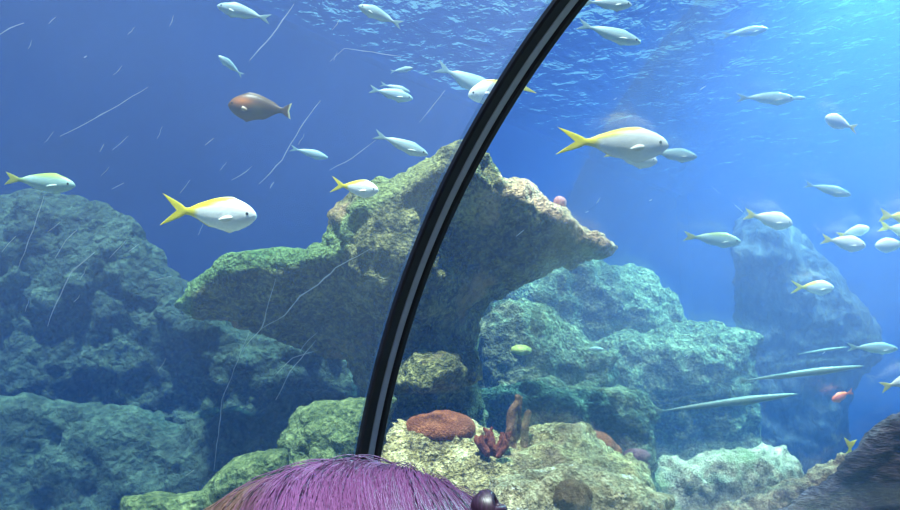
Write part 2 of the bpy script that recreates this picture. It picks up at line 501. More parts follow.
M_rub = plain_mat('black_rubber', (0.010, 0.009, 0.018), (0.016, 0.014, 0.026), 20, 0.45, spec=0.4)
M_seal = plain_mat('grey_sealant', (0.55, 0.56, 0.66), (0.62, 0.63, 0.72), 25, 0.5)
arch = link('tunnel_joint', None, loc=(0, ARCH_Y, 0))
tag(arch, 'black curved joint strip with a grey centre line arching between two acrylic tunnel panes', 'joint strip')
arch_band('rubber_edge', ARCH_Y - 0.031, ARCH_Y - 0.006, 1.234, R_IN, M_rub, arch)
tag(arch_band('sealant_strip', ARCH_Y - 0.006, ARCH_Y + 0.011, 1.238, R_IN, M_seal, arch, 0.002), 'grey centre strip')
arch_band('rubber_edge', ARCH_Y + 0.011, ARCH_Y + 0.028, 1.234, R_IN, M_rub, arch)
# ------------------------------------------------------------------ rocks
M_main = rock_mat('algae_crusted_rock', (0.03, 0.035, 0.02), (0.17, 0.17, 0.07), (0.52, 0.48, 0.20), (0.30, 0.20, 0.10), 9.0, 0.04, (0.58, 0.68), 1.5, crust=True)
M_reef = rock_mat('yellow_reef_rock', (0.07, 0.055, 0.03), (0.46, 0.37, 0.15), (0.95, 0.84, 0.50), (0.20, 0.14, 0.08), 11.0, 0.03, (0.56, 0.66), 3.0)
M_pale = rock_mat('pale_reef_rock', (0.08, 0.07, 0.05), (0.52, 0.47, 0.30), (0.98, 0.88, 0.64), (0.20, 0.24, 0.12), 14.0, 0.03, (0.54, 0.66), 3.0)
M_front = rock_mat('crusted_front_rock', (0.08, 0.06, 0.04), (0.46, 0.38, 0.20), (0.85, 0.78, 0.52), (0.62, 0.62, 0.58), 12.0, 0.03, (0.57, 0.62), 5.0)
M_fuzz = rock_mat('brown_turf_rock', (0.07, 0.04, 0.025), (0.42, 0.26, 0.15), (0.75, 0.54, 0.33), None, 14.0, 0.04)
M_purple = rock_mat('purple_rock', (0.028, 0.016, 0.024), (0.085, 0.05, 0.068), (0.19, 0.13, 0.16), None, 6.0, 0.05, stretch=(1, 1, 3.2))
M_green = rock_mat('green_turf_rock', (0.03, 0.05, 0.02), (0.13, 0.18, 0.07), (0.30, 0.36, 0.15), None, 8.0, 0.03)
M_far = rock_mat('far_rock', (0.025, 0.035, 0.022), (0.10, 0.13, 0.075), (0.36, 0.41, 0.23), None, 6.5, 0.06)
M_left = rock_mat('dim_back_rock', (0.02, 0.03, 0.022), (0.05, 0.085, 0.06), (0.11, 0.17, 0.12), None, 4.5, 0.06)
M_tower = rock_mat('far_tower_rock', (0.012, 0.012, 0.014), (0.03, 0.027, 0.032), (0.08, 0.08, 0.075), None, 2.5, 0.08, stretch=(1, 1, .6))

def ell(px, py, d, rx, ry, rz, rot=0.0):
    c = loc(px, py, d); r = (rx * d / FPX, rz, ry * d / FPX)
    return lambda p: sd_ell(p, c, r, rot)

def slab(pts, d, half, rnd, lean=0.0, z0=None):
    return lambda p: sd_slab(p, pts, d, half, rnd, lean, z0)

def box_for(x0, y0, x1, y1, d0, d1):
    cs = [loc(x, y, d) for x in (x0, x1) for y in (y0, y1) for d in (d0, d1)]
    return np.min(cs, 0), np.max(cs, 0)

# the big overhanging rock behind the joint
D = 4.3
cap = [(179, 304), (186, 288), (212, 270), (250, 260), (300, 257), (340, 247), (352, 226), (372, 200), (400, 180), (430, 160), (450, 146), (468, 138), (486, 156),
       (500, 183), (528, 190), (550, 206), (575, 222), (600, 236), (619, 247), (606, 256), (562, 268), (525, 281), (492, 297), (462, 312), (440, 335), (380, 350), (320, 345), (262, 326), (226, 316), (196, 318)]
stem = [(330, 250), (480, 240), (470, 320), (476, 360), (484, 415), (478, 460), (470, 790), (350, 790), (352, 450), (368, 400), (350, 345)]
def lit_rim_paint(V):  # green to pink growth band, with the lit edge's brightness painted in
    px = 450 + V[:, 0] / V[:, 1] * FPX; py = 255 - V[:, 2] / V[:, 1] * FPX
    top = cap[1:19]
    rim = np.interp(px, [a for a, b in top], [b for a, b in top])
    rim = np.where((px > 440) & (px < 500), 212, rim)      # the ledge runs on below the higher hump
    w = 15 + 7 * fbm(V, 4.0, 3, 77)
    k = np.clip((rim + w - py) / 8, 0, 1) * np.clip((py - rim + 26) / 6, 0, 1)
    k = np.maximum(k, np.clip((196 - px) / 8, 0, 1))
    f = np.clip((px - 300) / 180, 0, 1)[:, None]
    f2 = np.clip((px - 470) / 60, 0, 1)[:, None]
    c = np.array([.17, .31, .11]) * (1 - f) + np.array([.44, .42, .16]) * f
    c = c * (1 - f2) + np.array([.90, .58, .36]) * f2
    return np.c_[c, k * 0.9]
lo, hi = box_for(160, 120, 640, 760, D - 1.25, D + 1.0)
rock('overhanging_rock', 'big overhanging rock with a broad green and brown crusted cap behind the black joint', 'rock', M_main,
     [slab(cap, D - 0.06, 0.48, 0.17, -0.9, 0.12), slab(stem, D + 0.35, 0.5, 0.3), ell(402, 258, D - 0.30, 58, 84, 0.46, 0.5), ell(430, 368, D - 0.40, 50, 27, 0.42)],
     lo, hi, 0.022, 0.11, 2.4, 0.05, 9.0, 0.2, 3, paint=lit_rim_paint)

# reef in front
def reef(name, label, mat, pts, d, half, rnd, h=0.02, amp=0.10, freq=3.4, amp2=0.045, freq2=10, seed=1, extra=(), k=0.08, cat='rock', lean=0.0):
    a = np.array(pts)
    ybot = 255 + FPX * (CAM[2] - FLOOR_TANK + 0.35) / d + FPX * math.tan(PITCH)
    pts = list(pts) + [(a[-1][0], ybot), (a[0][0], ybot)]
    lo, hi = box_for(a[:, 0].min() - 25, a[:, 1].min() - 40, a[:, 0].max() + 25, min(ybot, 900), d - half - 0.25 - 0.55 * max(lean, 0), d + half + 0.25)
    return rock(name, label, cat, mat, [slab(pts, d, half, rnd, lean)] + list(extra), lo, hi, h, amp, freq, amp2, freq2, k, seed)

reef('reef_boulder', 'yellow crusted reef boulder under the red dome sponge, behind the purple hair', M_reef,
     [(352, 440), (378, 420), (410, 414), (450, 420), (500, 428), (545, 424), (580, 428), (615, 445), (640, 462), (655, 480)], 3.7, 0.32, 0.22, seed=11, lean=0.8)
reef('reef_boulder', 'low front boulder with brown lumps and a white patch beside the hair', M_front,
     [(478, 497), (492, 482), (520, 472), (560, 464), (600, 470), (640, 486), (665, 500)], 2.85, 0.22, 0.18, 0.015, 0.07, 4.5, 0.035, seed=14, lean=0.3)
reef('reef_boulder', 'pale whitish boulder sloping up to a crest beside the brown turf ridge', M_pale,
     [(612, 478), (650, 468), (690, 458), (730, 449), (765, 442), (785, 447), (798, 462), (806, 480)], 5.3, 0.26, 0.22, 0.022, 0.11, 3.2, seed=17, lean=0.5)
reef('turf_ridge', 'low brown furry ridge between the pale boulder and the dark purple rock', M_fuzz,
     [(690, 530), (735, 500), (770, 485), (806, 471), (830, 462), (850, 455), (868, 452)], 4.72, 0.14, 0.15, 0.016, 0.06, 6.0, 0.035, 20, seed=21, lean=0.05)
reef('purple_rock', 'dark purple ridged rock rising at the lower corner, in front of the brown ridge', M_purple,
     [(775, 512), (800, 497), (835, 475), (856, 450), (872, 430), (888, 416), (905, 410), (925, 430)], 4.36, 0.12, 0.10, 0.016, 0.04, 4.0, 0.03, 14, seed=23)

lo, hi = box_for(545, 465, 605, 540, 2.45, 2.95)
rock('brain_coral', 'rounded brown lumpy coral on the low front boulder', 'coral', rock_mat('brown_coral', (0.09, 0.05, 0.03), (0.24, 0.15, 0.08), (0.42, 0.30, 0.18), None, 26, 0.02),
     [ell(573, 497, 2.66, 21, 19, 0.09)], lo, hi, 0.008, 0.025, 16, 0.012, 40, 0.02, 91, floor=False)

# left of the joint
reef('mossy_mound', 'yellow-green mossy mound at the foot of the joint, behind the hair', M_green,
     [(285, 440), (298, 418), (312, 405), (335, 402), (360, 398), (385, 400)], 3.45, 0.22, 0.2, 0.018, 0.10, 3.5, seed=31, lean=0.3)
reef('rock_ledge', 'low bright green ledge with a flat tip beside the hair', M_green,
     [(122, 504), (124, 497), (150, 494), (200, 490), (216, 478), (235, 462), (262, 452), (290, 448)], 3.2, 0.18, 0.09, 0.016, 0.035, 4.0, 0.02, seed=33)
# far rocks
def far(name, label, mat, pts, d, half, rnd, seed, h=0.04, amp=0.22, freq=1.9, amp2=0.09, freq2=5.0, lean=0.25):
    return reef(name, label, mat, pts, d, half, rnd, h, amp, freq, amp2, freq2, seed, lean=lean)

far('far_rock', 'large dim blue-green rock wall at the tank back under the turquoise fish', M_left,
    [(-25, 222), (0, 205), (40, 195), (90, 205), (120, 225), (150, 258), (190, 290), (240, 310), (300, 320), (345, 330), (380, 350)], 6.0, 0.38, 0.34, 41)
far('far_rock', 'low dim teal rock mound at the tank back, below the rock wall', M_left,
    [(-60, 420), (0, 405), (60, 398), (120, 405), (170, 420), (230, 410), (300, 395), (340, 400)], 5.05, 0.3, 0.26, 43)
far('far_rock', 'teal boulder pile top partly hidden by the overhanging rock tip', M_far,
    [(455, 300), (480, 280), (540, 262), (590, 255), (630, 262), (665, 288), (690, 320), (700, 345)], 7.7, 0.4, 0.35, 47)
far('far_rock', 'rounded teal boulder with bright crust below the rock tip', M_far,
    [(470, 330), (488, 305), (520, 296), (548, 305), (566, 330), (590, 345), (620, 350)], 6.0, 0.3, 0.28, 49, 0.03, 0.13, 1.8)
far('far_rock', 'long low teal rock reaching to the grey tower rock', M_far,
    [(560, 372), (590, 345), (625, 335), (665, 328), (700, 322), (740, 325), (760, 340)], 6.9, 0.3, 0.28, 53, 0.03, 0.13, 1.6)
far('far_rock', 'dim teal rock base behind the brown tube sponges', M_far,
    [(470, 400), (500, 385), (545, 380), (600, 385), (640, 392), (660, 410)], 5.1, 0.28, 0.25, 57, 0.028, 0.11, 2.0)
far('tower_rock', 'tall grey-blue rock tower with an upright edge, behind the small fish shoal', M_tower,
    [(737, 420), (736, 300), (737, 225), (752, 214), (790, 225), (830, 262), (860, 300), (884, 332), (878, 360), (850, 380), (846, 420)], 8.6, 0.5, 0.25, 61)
# ------------------------------------------------------------------ corals and sponges
def capsule(p, a, b, ra, rb):
    a = np.array(a, float); b = np.array(b, float); d = b - a
    t = np.clip(((p - a) @ d) / (d @ d + 1e-12), 0, 1)
    return np.linalg.norm(p - a - t[:, None] * d, axis=1) - (ra + (rb - ra) * t)

def growth(name, label, cat, mat, fields, lo, hi, h, amp=0.008, freq=18, amp2=0.004, freq2=60, k=0.01, seed=1):
    return rock(name, label, cat, mat, fields, lo, hi, h, amp, freq, amp2, freq2, k, seed, floor=False)

M_redsponge = rock_mat('red_brown_sponge', (0.16, 0.05, 0.025), (0.34, 0.11, 0.05), (0.50, 0.20, 0.10), None, 20, 0.012)
M_redcoral = rock_mat('red_coral', (0.12, 0.03, 0.02), (0.28, 0.07, 0.04), (0.45, 0.15, 0.09), None, 30, 0.008)
M_tube = rock_mat('brown_tube_sponge', (0.12, 0.06, 0.03), (0.30, 0.15, 0.08), (0.50, 0.30, 0.18), None, 24, 0.01)
M_pink = rock_mat('pink_growth', (0.45, 0.16, 0.18), (0.65, 0.32, 0.32), (0.8, 0.5, 0.48), None, 30, 0.006)
M_lime = rock_mat('lime_sponge', (0.30, 0.36, 0.08), (0.55, 0.62, 0.16), (0.7, 0.75, 0.3), None, 20, 0.01)

lo, hi = box_for(390, 395, 490, 460, 3.2, 3.8)
growth('dome_sponge', 'low red-brown dome sponge on the yellow reef boulder, beside the joint', 'sponge', M_redsponge, [ell(440, 428, 3.5, 36, 17, 0.15)], lo, hi, 0.012)
tubes = []
def tube_field(pts, d, r):
    q = [loc(x, y, d) for x, y in pts]
    rr = np.array(r) * d / FPX
    return lambda p: np.minimum.reduce([capsule(p, q[i], q[i + 1], rr[i], rr[i + 1]) for i in range(len(q) - 1)])
lo, hi = box_for(494, 385, 538, 472, 3.3, 3.62)
growth('tube_sponge', 'taller bumpy brown tube sponge with a kinked tip on the reef boulder', 'sponge', M_tube,
       [tube_field([(511, 462), (511, 424), (513, 410), (517, 402), (518, 397)], 3.46, [6, 5.5, 4.5, 3.8, 3.2]), tube_field([(516, 462), (519, 420), (521, 398)], 3.49, [3.5, 3, 1.5])], lo, hi, 0.006, 0.008, 30, 0.004, 80)
lo, hi = box_for(510, 400, 542, 472, 3.3, 3.62)
growth('tube_sponge', 'shorter brown tube sponge standing just beside the taller kinked one', 'sponge', M_tube,
       [tube_field([(523, 462), (525, 428), (528, 413)], 3.45, [4.5, 4, 3.4])], lo, hi, 0.006, 0.008, 30, 0.004, 80)
br = []
rr_ = random.Random(4)
for i in range(24):
    x = rr_.uniform(474, 511); y = 443 - rr_.uniform(0, 9) - 6 * math.sin((x - 474) / 37 * math.pi); d = rr_.uniform(3.28, 3.42)
    br.append(tube_field([(492 + (x - 492) * .4, y + 16), (x, y + 5), (x + rr_.uniform(-4, 4), y)], d, [3.0, 2.3, 1.7]))
lo, hi = box_for(462, 412, 524, 475, 3.2, 3.55)
growth('bush_coral', 'small red bush coral with stubby branches at the foot of the tube sponges', 'coral', M_redcoral, br + [ell(492, 457, 3.38, 13, 9, 0.07)], lo, hi, 0.007, 0.006, 30, 0.003, 70)
lo, hi = box_for(570, 415, 630, 465, 3.7, 4.2)
growth('ridge_sponge', 'dark red elongated sponge lying behind the crest of the yellow reef boulder', 'sponge', M_redsponge, [ell(599, 441, 3.95, 19, 9, 0.1, -0.4), ell(612, 452, 3.95, 10, 9, 0.08)], lo, hi, 0.01)
M_dull = rock_mat('dull_pink_coral', (0.10, 0.04, 0.05), (0.22, 0.09, 0.11), (0.32, 0.16, 0.17), None, 24, 0.01)
lo, hi = box_for(612, 425, 660, 490, 4.45, 4.95)
growth('pink_coral', 'faint pinkish coral tuft low in the blue gap behind the pale boulder', 'coral', M_dull, [ell(636, 456, 4.7, 13, 8, 0.08), ell(638, 468, 4.75, 12, 14, 0.09)], lo, hi, 0.014, 0.02, 14)
lo, hi = box_for(546, 190, 574, 226, 4.1, 4.5)
growth('pink_anemone', 'small round pink anemone perched on the slope of the overhanging rock', 'anemone', M_pink, [ell(560, 203, D, 6.5, 7, 0.042), tube_field([(561, 206), (564, 219)], D, [4, 4])], lo, hi, 0.006, 0.006, 40, 0.003, 90)
lo, hi = box_for(505, 335, 540, 362, 5.4, 5.9)
growth('lime_sponge', 'small yellow-green sponge on the rounded teal boulder', 'sponge', M_lime, [ell(522, 350, 5.58, 11, 6, 0.08)], lo, hi, 0.012)

# ------------------------------------------------------------------ fish
def fish_mat():
    t = NT('fish_skin')
    a = t.n('ShaderNodeVertexColor', layer_name='pattern')
    v = t.coord((1, 1, 1)); n = t.noise(v, 40, 3, 0.5)
    m = t.n('ShaderNodeMix', data_type='RGBA', blend_type='MULTIPLY'); m.inputs[0].default_value = 0.35
    t.l(a.outputs['Color'], m.inputs[6]); t.l(t.ramp(n, [(0.3, (.6, .6, .6)), (0.7, (1, 1, 1))]), m.inputs[7])
    t.principled(m.outputs[2], 0.45, t.bump(n, 0.3, 0.004), 0.3)
    return t.m
M_fish = fish_mat()
M_eye = plain_mat('fish_eye', (0.01, 0.01, 0.012), (0.02, 0.02, 0.024), 5, 0.15, spec=0.6)

S_ = [0, .03, .08, .15, .25, .35, .45, .55, .65, .75, .85, .93, 1.0]
HT = [.05, .30, .52, .72, .91, 1.0, .98, .90, .76, .57, .37, .24, .20]
HB = [.05, .26, .48, .70, .92, 1.0, .99, .90, .74, .53, .33, .23, .20]
WD = [.06, .36, .62, .84, 1.0, 1.0, .93, .80, .63, .44, .26, .15, .11]
ANG = np.radians([90, 86, 75, 58, 40, 20, 0, -20, -40, -58, -75, -86, -90])
ANG = np.concatenate([ANG, np.pi - ANG[-2:0:-1]])

def fish_shape(H=.15, W=.075, tail=.13, fork=.10, dorsal=.035, blen=.76, color=None, bend=0.03, jaw=0.0):
    s = np.linspace(0, 1, 34) ** 1.05
    rings, cols = [], []
    for u in s:
        ht, hb, wd = np.interp(u, S_, HT) * H, np.interp(u, S_, HB) * H, np.interp(u, S_, WD) * W
        fd = dorsal * np.clip((u - .26) / .10, 0, 1) * np.clip((.95 - u) / .12, 0, 1) * (1 - .35 * math.sin((u - .26) * 5)) if .26 < u < .95 else 0
        fa = dorsal * .8 * np.clip((u - .58) / .06, 0, 1) * np.clip((.94 - u) / .22, 0, 1) if .58 < u < .94 else 0
        fp = dorsal * 1.1 * np.clip((u - .30) / .03, 0, 1) * np.clip((.46 - u) / .12, 0, 1) if .30 < u < .46 else 0
        for j, a in enumerate(ANG):
            z = math.sin(a); y = math.cos(a)
            zz = (ht if z > 0 else hb) * np.sign(z) * abs(z) ** .92
            fin = 0
            xs = 0
            if j == 0: zz += fd; fin = fd > .004; xs = -fd * .5
            if j == 12: zz -= fa + fp; fin = (fa + fp) > .004; xs = -(fa + fp) * .6
            rings.append((.5 - blen * u + xs, wd * y * (abs(y) ** .1), zz))
            cols.append(color(u, zz / H, bool(fin), False))
    nb = len(s)
    for u in np.linspace(.12, 1, 12):
        hh = .20 * H + (tail - .20 * H) * u ** .8
        wd = max(.11 * W * (1 - u), .0035)
        for a in ANG:
            z = math.sin(a); v = np.sign(z) * abs(z) ** .9
            x = .5 - blen - (1 - blen) * u + fork * u ** 1.3 * (1 - abs(v)) 
            rings.append((x, wd * math.cos(a), hh * v)); cols.append(color(1 + u, v, False, True))
    V = np.array(rings); C = np.array(cols)
    V[:, 1] += bend * np.sin((V[:, 0] - .1) * 4.0) * np.clip(.4 - V[:, 0], 0, 1)
    M = len(ANG); n = len(V) // M
    Q = [(i * M + j, i * M + (j + 1) % M, (i + 1) * M + (j + 1) % M, (i + 1) * M + j) for i in range(n - 1) for j in range(M)]
    e = (n - 1) * M
    Q = Q + [tuple(range(M))[::-1], (e, e + 1, e + M - 1), (e + M // 2, e + M // 2 + 1, e + M // 2 - 1)]
    Q += [(e + j, e + j + 1, e + M - j - 1, e + M - j) for j in range(1, M // 2 - 1)]
    return V, Q, C

def mixc(a, b, t):
    t = float(np.clip(t, 0, 1)); return tuple(x * (1 - t) + y * t for x, y in zip(a, b))
WHITE, SILV, YEL, BACK = (.90, .90, .88), (.50, .62, .66), (.86, .72, .02), (.30, .42, .48)
def c_yellowtail(u, v, fin, tail):
    if tail: return YEL
    if fin: return mixc(WHITE, YEL, (u - .2) * 2.5)
    line = .93 - 1.5 * max(u - .32, 0)
    return mixc(WHITE, YEL, max((v - line + .06) / .14, (u - .80) / .08))
def c_pale(u, v, fin, tail):
    if tail: return (.84, .72, .10)
    return mixc(WHITE, (.80, .66, .25), max((u - .78) / .2, 0.8 * (v > .8)) * .8)
def c_silver(u, v, fin, tail):
    if tail or fin: return (.26, .40, .42)
    return mixc((.48, .60, .60), (.22, .36, .40), (v + .1) / .7)
def c_green(u, v, fin, tail):
    if tail: return (.45, .46, .06)
    return mixc((.34, .52, .48), (.28, .38, .08), max((v - .35) / .4, (u - .8) / .2))
def c_brown(u, v, fin, tail):
    if tail: return mixc((.10, .06, .04), (.85, .80, .45), (u - 1.72) * 6)
    b = (.075, .042, .022)
    o = math.exp(-(((u - .30) / .17) ** 2 + ((v - .30) / .30) ** 2))
    g = math.exp(-(((u - .55) / .14) ** 2 + ((v + .2) / .4) ** 2))
    return mixc(mixc(b, (.60, .20, .05), o), (.15, .12, .05), g * .7)
def c_orange(u, v, fin, tail): return (.75, .14, .05)
def c_yellow(u, v, fin, tail): return (.90, .74, .04)
def c_slim(u, v, fin, tail): return mixc((.17, .24, .20), (.12, .17, .14), v)

KINDS = {
    'yellowtail': dict(H=.168, W=.075, tail=.165, fork=.17, dorsal=.016, blen=.74, color=c_yellowtail),
    'whiteback': dict(H=.150, W=.075, tail=.125, fork=.17, dorsal=.014, blen=.74, color=c_yellowtail),
    'pale': dict(H=.175, W=.085, tail=.13, fork=.10, dorsal=.022, blen=.78, color=c_pale),
    'silver': dict(H=.125, W=.065, tail=.10, fork=.10, dorsal=.03, blen=.80, color=c_silver),
    'slim': dict(H=.105, W=.06, tail=.09, fork=.10, dorsal=.02, blen=.80, color=c_silver),
    'green': dict(H=.125, W=.065, tail=.09, fork=.08, dorsal=.02, blen=.80, color=c_green),
    'brown': dict(H=.21, W=.10, tail=.13, fork=.035, dorsal=.03, blen=.86, color=c_brown),
    'orange': dict(H=.17, W=.09, tail=.13, fork=.07, dorsal=.05, blen=.78, color=c_orange),
    'yellow': dict(H=.17, W=.08, tail=.17, fork=.09, dorsal=.03, blen=.74, color=c_yellow),
    'needle': dict(H=.026, W=.022, tail=.03, fork=.01, dorsal=.006, blen=.94, color=c_slim, bend=0.0),
}
_cache = {}
def fish_data(kind):
    if kind not in _cache:
        V, Q, C = fish_shape(**KINDS[kind])
        body = mesh_np('fish_body', V, Q, M_fish, colors=C)
        e = []
        Kd = KINDS[kind]
        for sgn in (1, -1):
            ev, eq = [], []
            n = 10
            for i in range(6):
                for j in range(n):
                    th, ph = math.pi * i / 5, 2 * math.pi * j / n
                    ev.append((.017 * math.sin(th) * math.cos(ph), .008 * math.cos(th), .017 * math.sin(th) * math.sin(ph)))
            eq = [(i * n + j, i * n + (j + 1) % n, (i + 1) * n + (j + 1) % n, (i + 1) * n + j) for i in range(5) for j in range(n)]
            ux = .085; wy = np.interp(ux / Kd.get('blen', .76), S_, WD) * Kd['W']
            c = np.array([.5 - ux, sgn * wy * .93, Kd['H'] * .13])
            e.append(mesh_np('fish_eye', np.array(ev) + c, eq, M_eye))
        f = []
        for sgn in (1, -1):
            pv, pq = [], []
            ux = .22; wy = np.interp(ux / Kd.get('blen', .76), S_, WD) * Kd['W']
            for i in range(7):
                t = i / 6
                hw = .028 * math.sin(math.pi * (0.15 + .8 * t)) * (Kd['H'] / .15)
                for q, off in ((-1, 0), (0, .004), (1, 0), (0, -.004)):
                    pv.append((.5 - ux - .13 * t, sgn * (wy * .9 + .035 * t + off * (1 - t)), -Kd['H'] * .18 - .03 * t + q * hw))
            pq = [(i * 4 + j, i * 4 + (j + 1) % 4, i * 4 + 4 + (j + 1) % 4, i * 4 + 4 + j) for i in range(6) for j in range(4)]
            cc = mixc(Kd['color'](.3, 0, False, False), (.5, .5, .4), .4)
            f.append(mesh_np('pectoral_fin', np.array(pv), pq, M_fish, colors=np.array([cc] * len(pv))))
        _cache[kind] = (body, e, f)
    return _cache[kind]

def fish(kind, tail, nose, d, label, group, out=0.0, detail=None, roll=0.0, cat='fish', name='fish'):
    """a fish from tail to nose; out turns its nose towards (+) or away from the visitor"""
    a, b = P(*tail, d), P(*nose, d)
    flat = b - a; Lf = np.linalg.norm(flat); flat /= Lf
    c = (a + b) / 2
    ray = (c - CAM) / np.linalg.norm(c - CAM)
    ex = flat * math.cos(out) - ray * math.sin(out); ex /= np.linalg.norm(ex)
    L = Lf / max(math.cos(out), .35)
    side = RIGHT if abs(ex @ UP) > .9 else UP
    up = side * math.cos(roll) + np.cross(ex, UP) * math.sin(roll)
    ez = up - ex * (up @ ex); ez /= np.linalg.norm(ez)
    ey = np.cross(ez, ex)
    body, eyes, fins = fish_data(kind)
    o = link(name, None, loc=c)
    o.rotation_euler = Matrix((ex, ey, ez)).transposed().to_euler()
    o.scale = (L, L, L)
    tag(o, label, cat, group)
    px = math.hypot(nose[0] - tail[0], nose[1] - tail[1])
    link('body', body, o)
    if (px > 42) if detail is None else detail:
        for m in eyes: link('eye', m, o)
        for m in fins: link('pectoral_fin', m, o)
    return o

GY, GS, GP = 'yellow-tailed silver fish', 'slender silvery fish', 'pale fish shoaling by the tower rock'
fish('yellowtail', (160, 209), (258, 217), 2.6, 'large white fish with a bright yellow forked tail above the green rock tip', GY, 0.1)
fish('whiteback', (557, 141), (667, 146), 2.8, 'large white-backed fish with a long yellow tail, above and beyond the joint', GY, 0.1)
fish('pale', (606, 151), (656, 162), 3.2, 'pale fish tucked directly under the large white-backed yellow-tailed fish', GY, 0.2)
fish('silver', (648, 152), (697, 157), 3.8, 'thin blue-grey fish just ahead of the large white-backed fish', GS)
fish('green', (4, 178), (77, 186), 3.2, 'turquoise fish with a faint yellow tail at the edge of the scuffed pane', GY, 0.1)
fish('yellowtail', (330, 184), (379, 191), 3.0, 'small fish with a raised yellow tail touching the overhanging rock outline', GY, 0.25)
fish('brown', (291, 111), (228, 105), 3.4, 'brown fish with an orange flank and white-edged tail, in open water', None)
fish('silver', (270, 19), (218, 6), 3.8, 'pale fish with a raised back fin at the top edge', GS, 0.1)
fish('silver', (402, 25), (359, 6), 3.8, 'pale silvery fish slanting down tail first near the top edge, close to the joint', GS, 0.1)
fish('silver', (242, 75), (220, 57), 4.4, 'small pale fish slanting steeply, above the brown fish', GS, 0.3)
fish('silver', (369, 89), (413, 99), 5.2, 'dim turquoise fish, the lower of an overlapping pair in open water', GS)
fish('slim', (380, 84), (410, 92), 5.5, 'dim turquoise fish, the upper of an overlapping pair in open water', GS)
fish('slim', (390, 72), (413, 68), 6.0, 'tiny faint curved fish above the overlapping turquoise pair', GS, 0.3)
fish('slim', (374, 134), (428, 155), 3.2, 'slender turquoise fish slanting down towards the overhanging rock peak', GS)
fish('slim', (290, 148), (328, 158), 5.6, 'faint dark turquoise fish in open water above the raised-tail fish', GS)
fish('silver', (436, 66), (498, 96), 5.6, 'big ghostly pale fish beside the joint near the top', GS)
fish('yellowtail', (535, 82), (468, 96), 5.0, 'pale striped fish half hidden behind the joint, its yellow tail tip showing beyond', GY)
fish('slim', (577, 24), (641, 43), 3.6, 'slim grey fish slanting down near the top, beyond the joint', GS)
fish('silver', (582, 2), (632, 5), 3.4, 'pale fish cut by the top edge beside the joint', GS)
fish('slim', (736, 98), (794, 99), 4.6, 'thin white-backed fish level beneath the water surface ripples', GS, 0.1)
fish('slim', (785, 99), (806, 98), 5.4, 'tiny dim fish just ahead of the thin white-backed one', GS)
fish('pale', (860, 130), (823, 117), 4.4, 'bright white fish tilted with its head up under the bright water surface', GS, 0.35)
fish('slim', (804, 184), (850, 195), 4.8, 'slim white fish alone above the shoal', GS, 0.1)
fish('pale', (745, 214), (791, 224), 4.6, 'white fish with a small yellow tail over the top of the tower rock', GP, 0.15)
fish('green', (684, 236), (740, 242), 4.6, 'blue-green fish with a yellowish tail beside the upright edge of the tower rock', GP, 0.1)
fish('pale', (841, 235), (865, 229), 5.0, 'small plump fish with its tail bent, the upper of two close together in the shoal', GP, 0.6)
fish('pale', (822, 239), (864, 246), 4.8, 'cream fish with a yellow tail, right under the small plump one', GP, 0.15)
fish('yellow', (880, 215), (922, 220), 4.7, 'bright yellow fish cut by the edge of the view, topmost of three there', GP, 0.1)
fish('pale', (879, 226), (925, 235), 4.8, 'white fish cut by the edge of the view, middle one of three there', GP, 0.1)
fish('pale', (914, 244), (874, 246), 4.8, 'white fish cut by the edge of the view, lowest of three there', GP, 0.1)
fish('yellowtail', (791, 287), (833, 288), 5.2, 'small white fish with a yellow tail in front of the tower rock', GP, 0.1)
fish('slim', (846, 347), (898, 349), 4.8, 'slim light blue fish low beside the tower rock', GS)
fish('pale', (882, 387), (925, 376), 4.6, 'pale fish with yellow edging above the purple rock, cut by the edge of the view', GP, 0.2)
fish('orange', (854, 391), (831, 401), 5.6, 'small orange-red fish hovering above the brown turf ridge', None, 0.2)
fish('yellow', (850, 439), (848, 476), 5.05, 'yellow fish diving behind the brown ridge, only its tail showing', None, 0.2)
fish('slim', (610, 350), (588, 349), 5.3, 'tiny bright blue-white fish in front of the teal boulders', GS)
fish('slim', (722, 36), (767, 29), 6.2, 'faint pale fish just beneath the rippled surface', GS, 0.1)
GN = 'long pale streaks by the tower rock'  # unclear pale streaks, modelled in a needle-thin fish shape
fish('needle', (655, 412), (798, 394), 4.55, 'lowest pale needle-thin streak, above the pale boulder crest', GN, cat='needle fish', name='pale_streak', detail=False)
fish('needle', (740, 381), (864, 366), 4.75, 'middle pale needle-thin streak, crossing the foot of the tower rock', GN, cat='needle fish', name='pale_streak', detail=False)
fish('needle', (798, 354), (848, 347), 5.6, 'short pale needle-thin streak behind the tail of the slim light blue fish', GN, cat='needle fish', name='pale_streak', detail=False)
# ------------------------------------------------------------------ the visitor with purple hair
HX, HY, HD = 346, 676, 0.43
hc = P(HX, HY, HD)                      # centre of the head
face = math.atan2(_h0[1], _h0[0]) - math.pi / 2 + 0.08   # looks out of the tunnel side
foot = np.array([hc[0], hc[1], 0.0]); HZ = hc[2]

M_skin = plain_mat('skin', (0.50, 0.30, 0.22), (0.56, 0.35, 0.26), 12, 0.55)
M_shirt = plain_mat('grey_shirt', (0.10, 0.10, 0.12), (0.14, 0.14, 0.17), 30, 0.9)
M_jean = plain_mat('blue_denim', (0.04, 0.06, 0.12), (0.07, 0.10, 0.18), 60, 0.9)
M_shoe = plain_mat('dark_shoe', (0.02, 0.02, 0.02), (0.04, 0.04, 0.04), 20, 0.6)

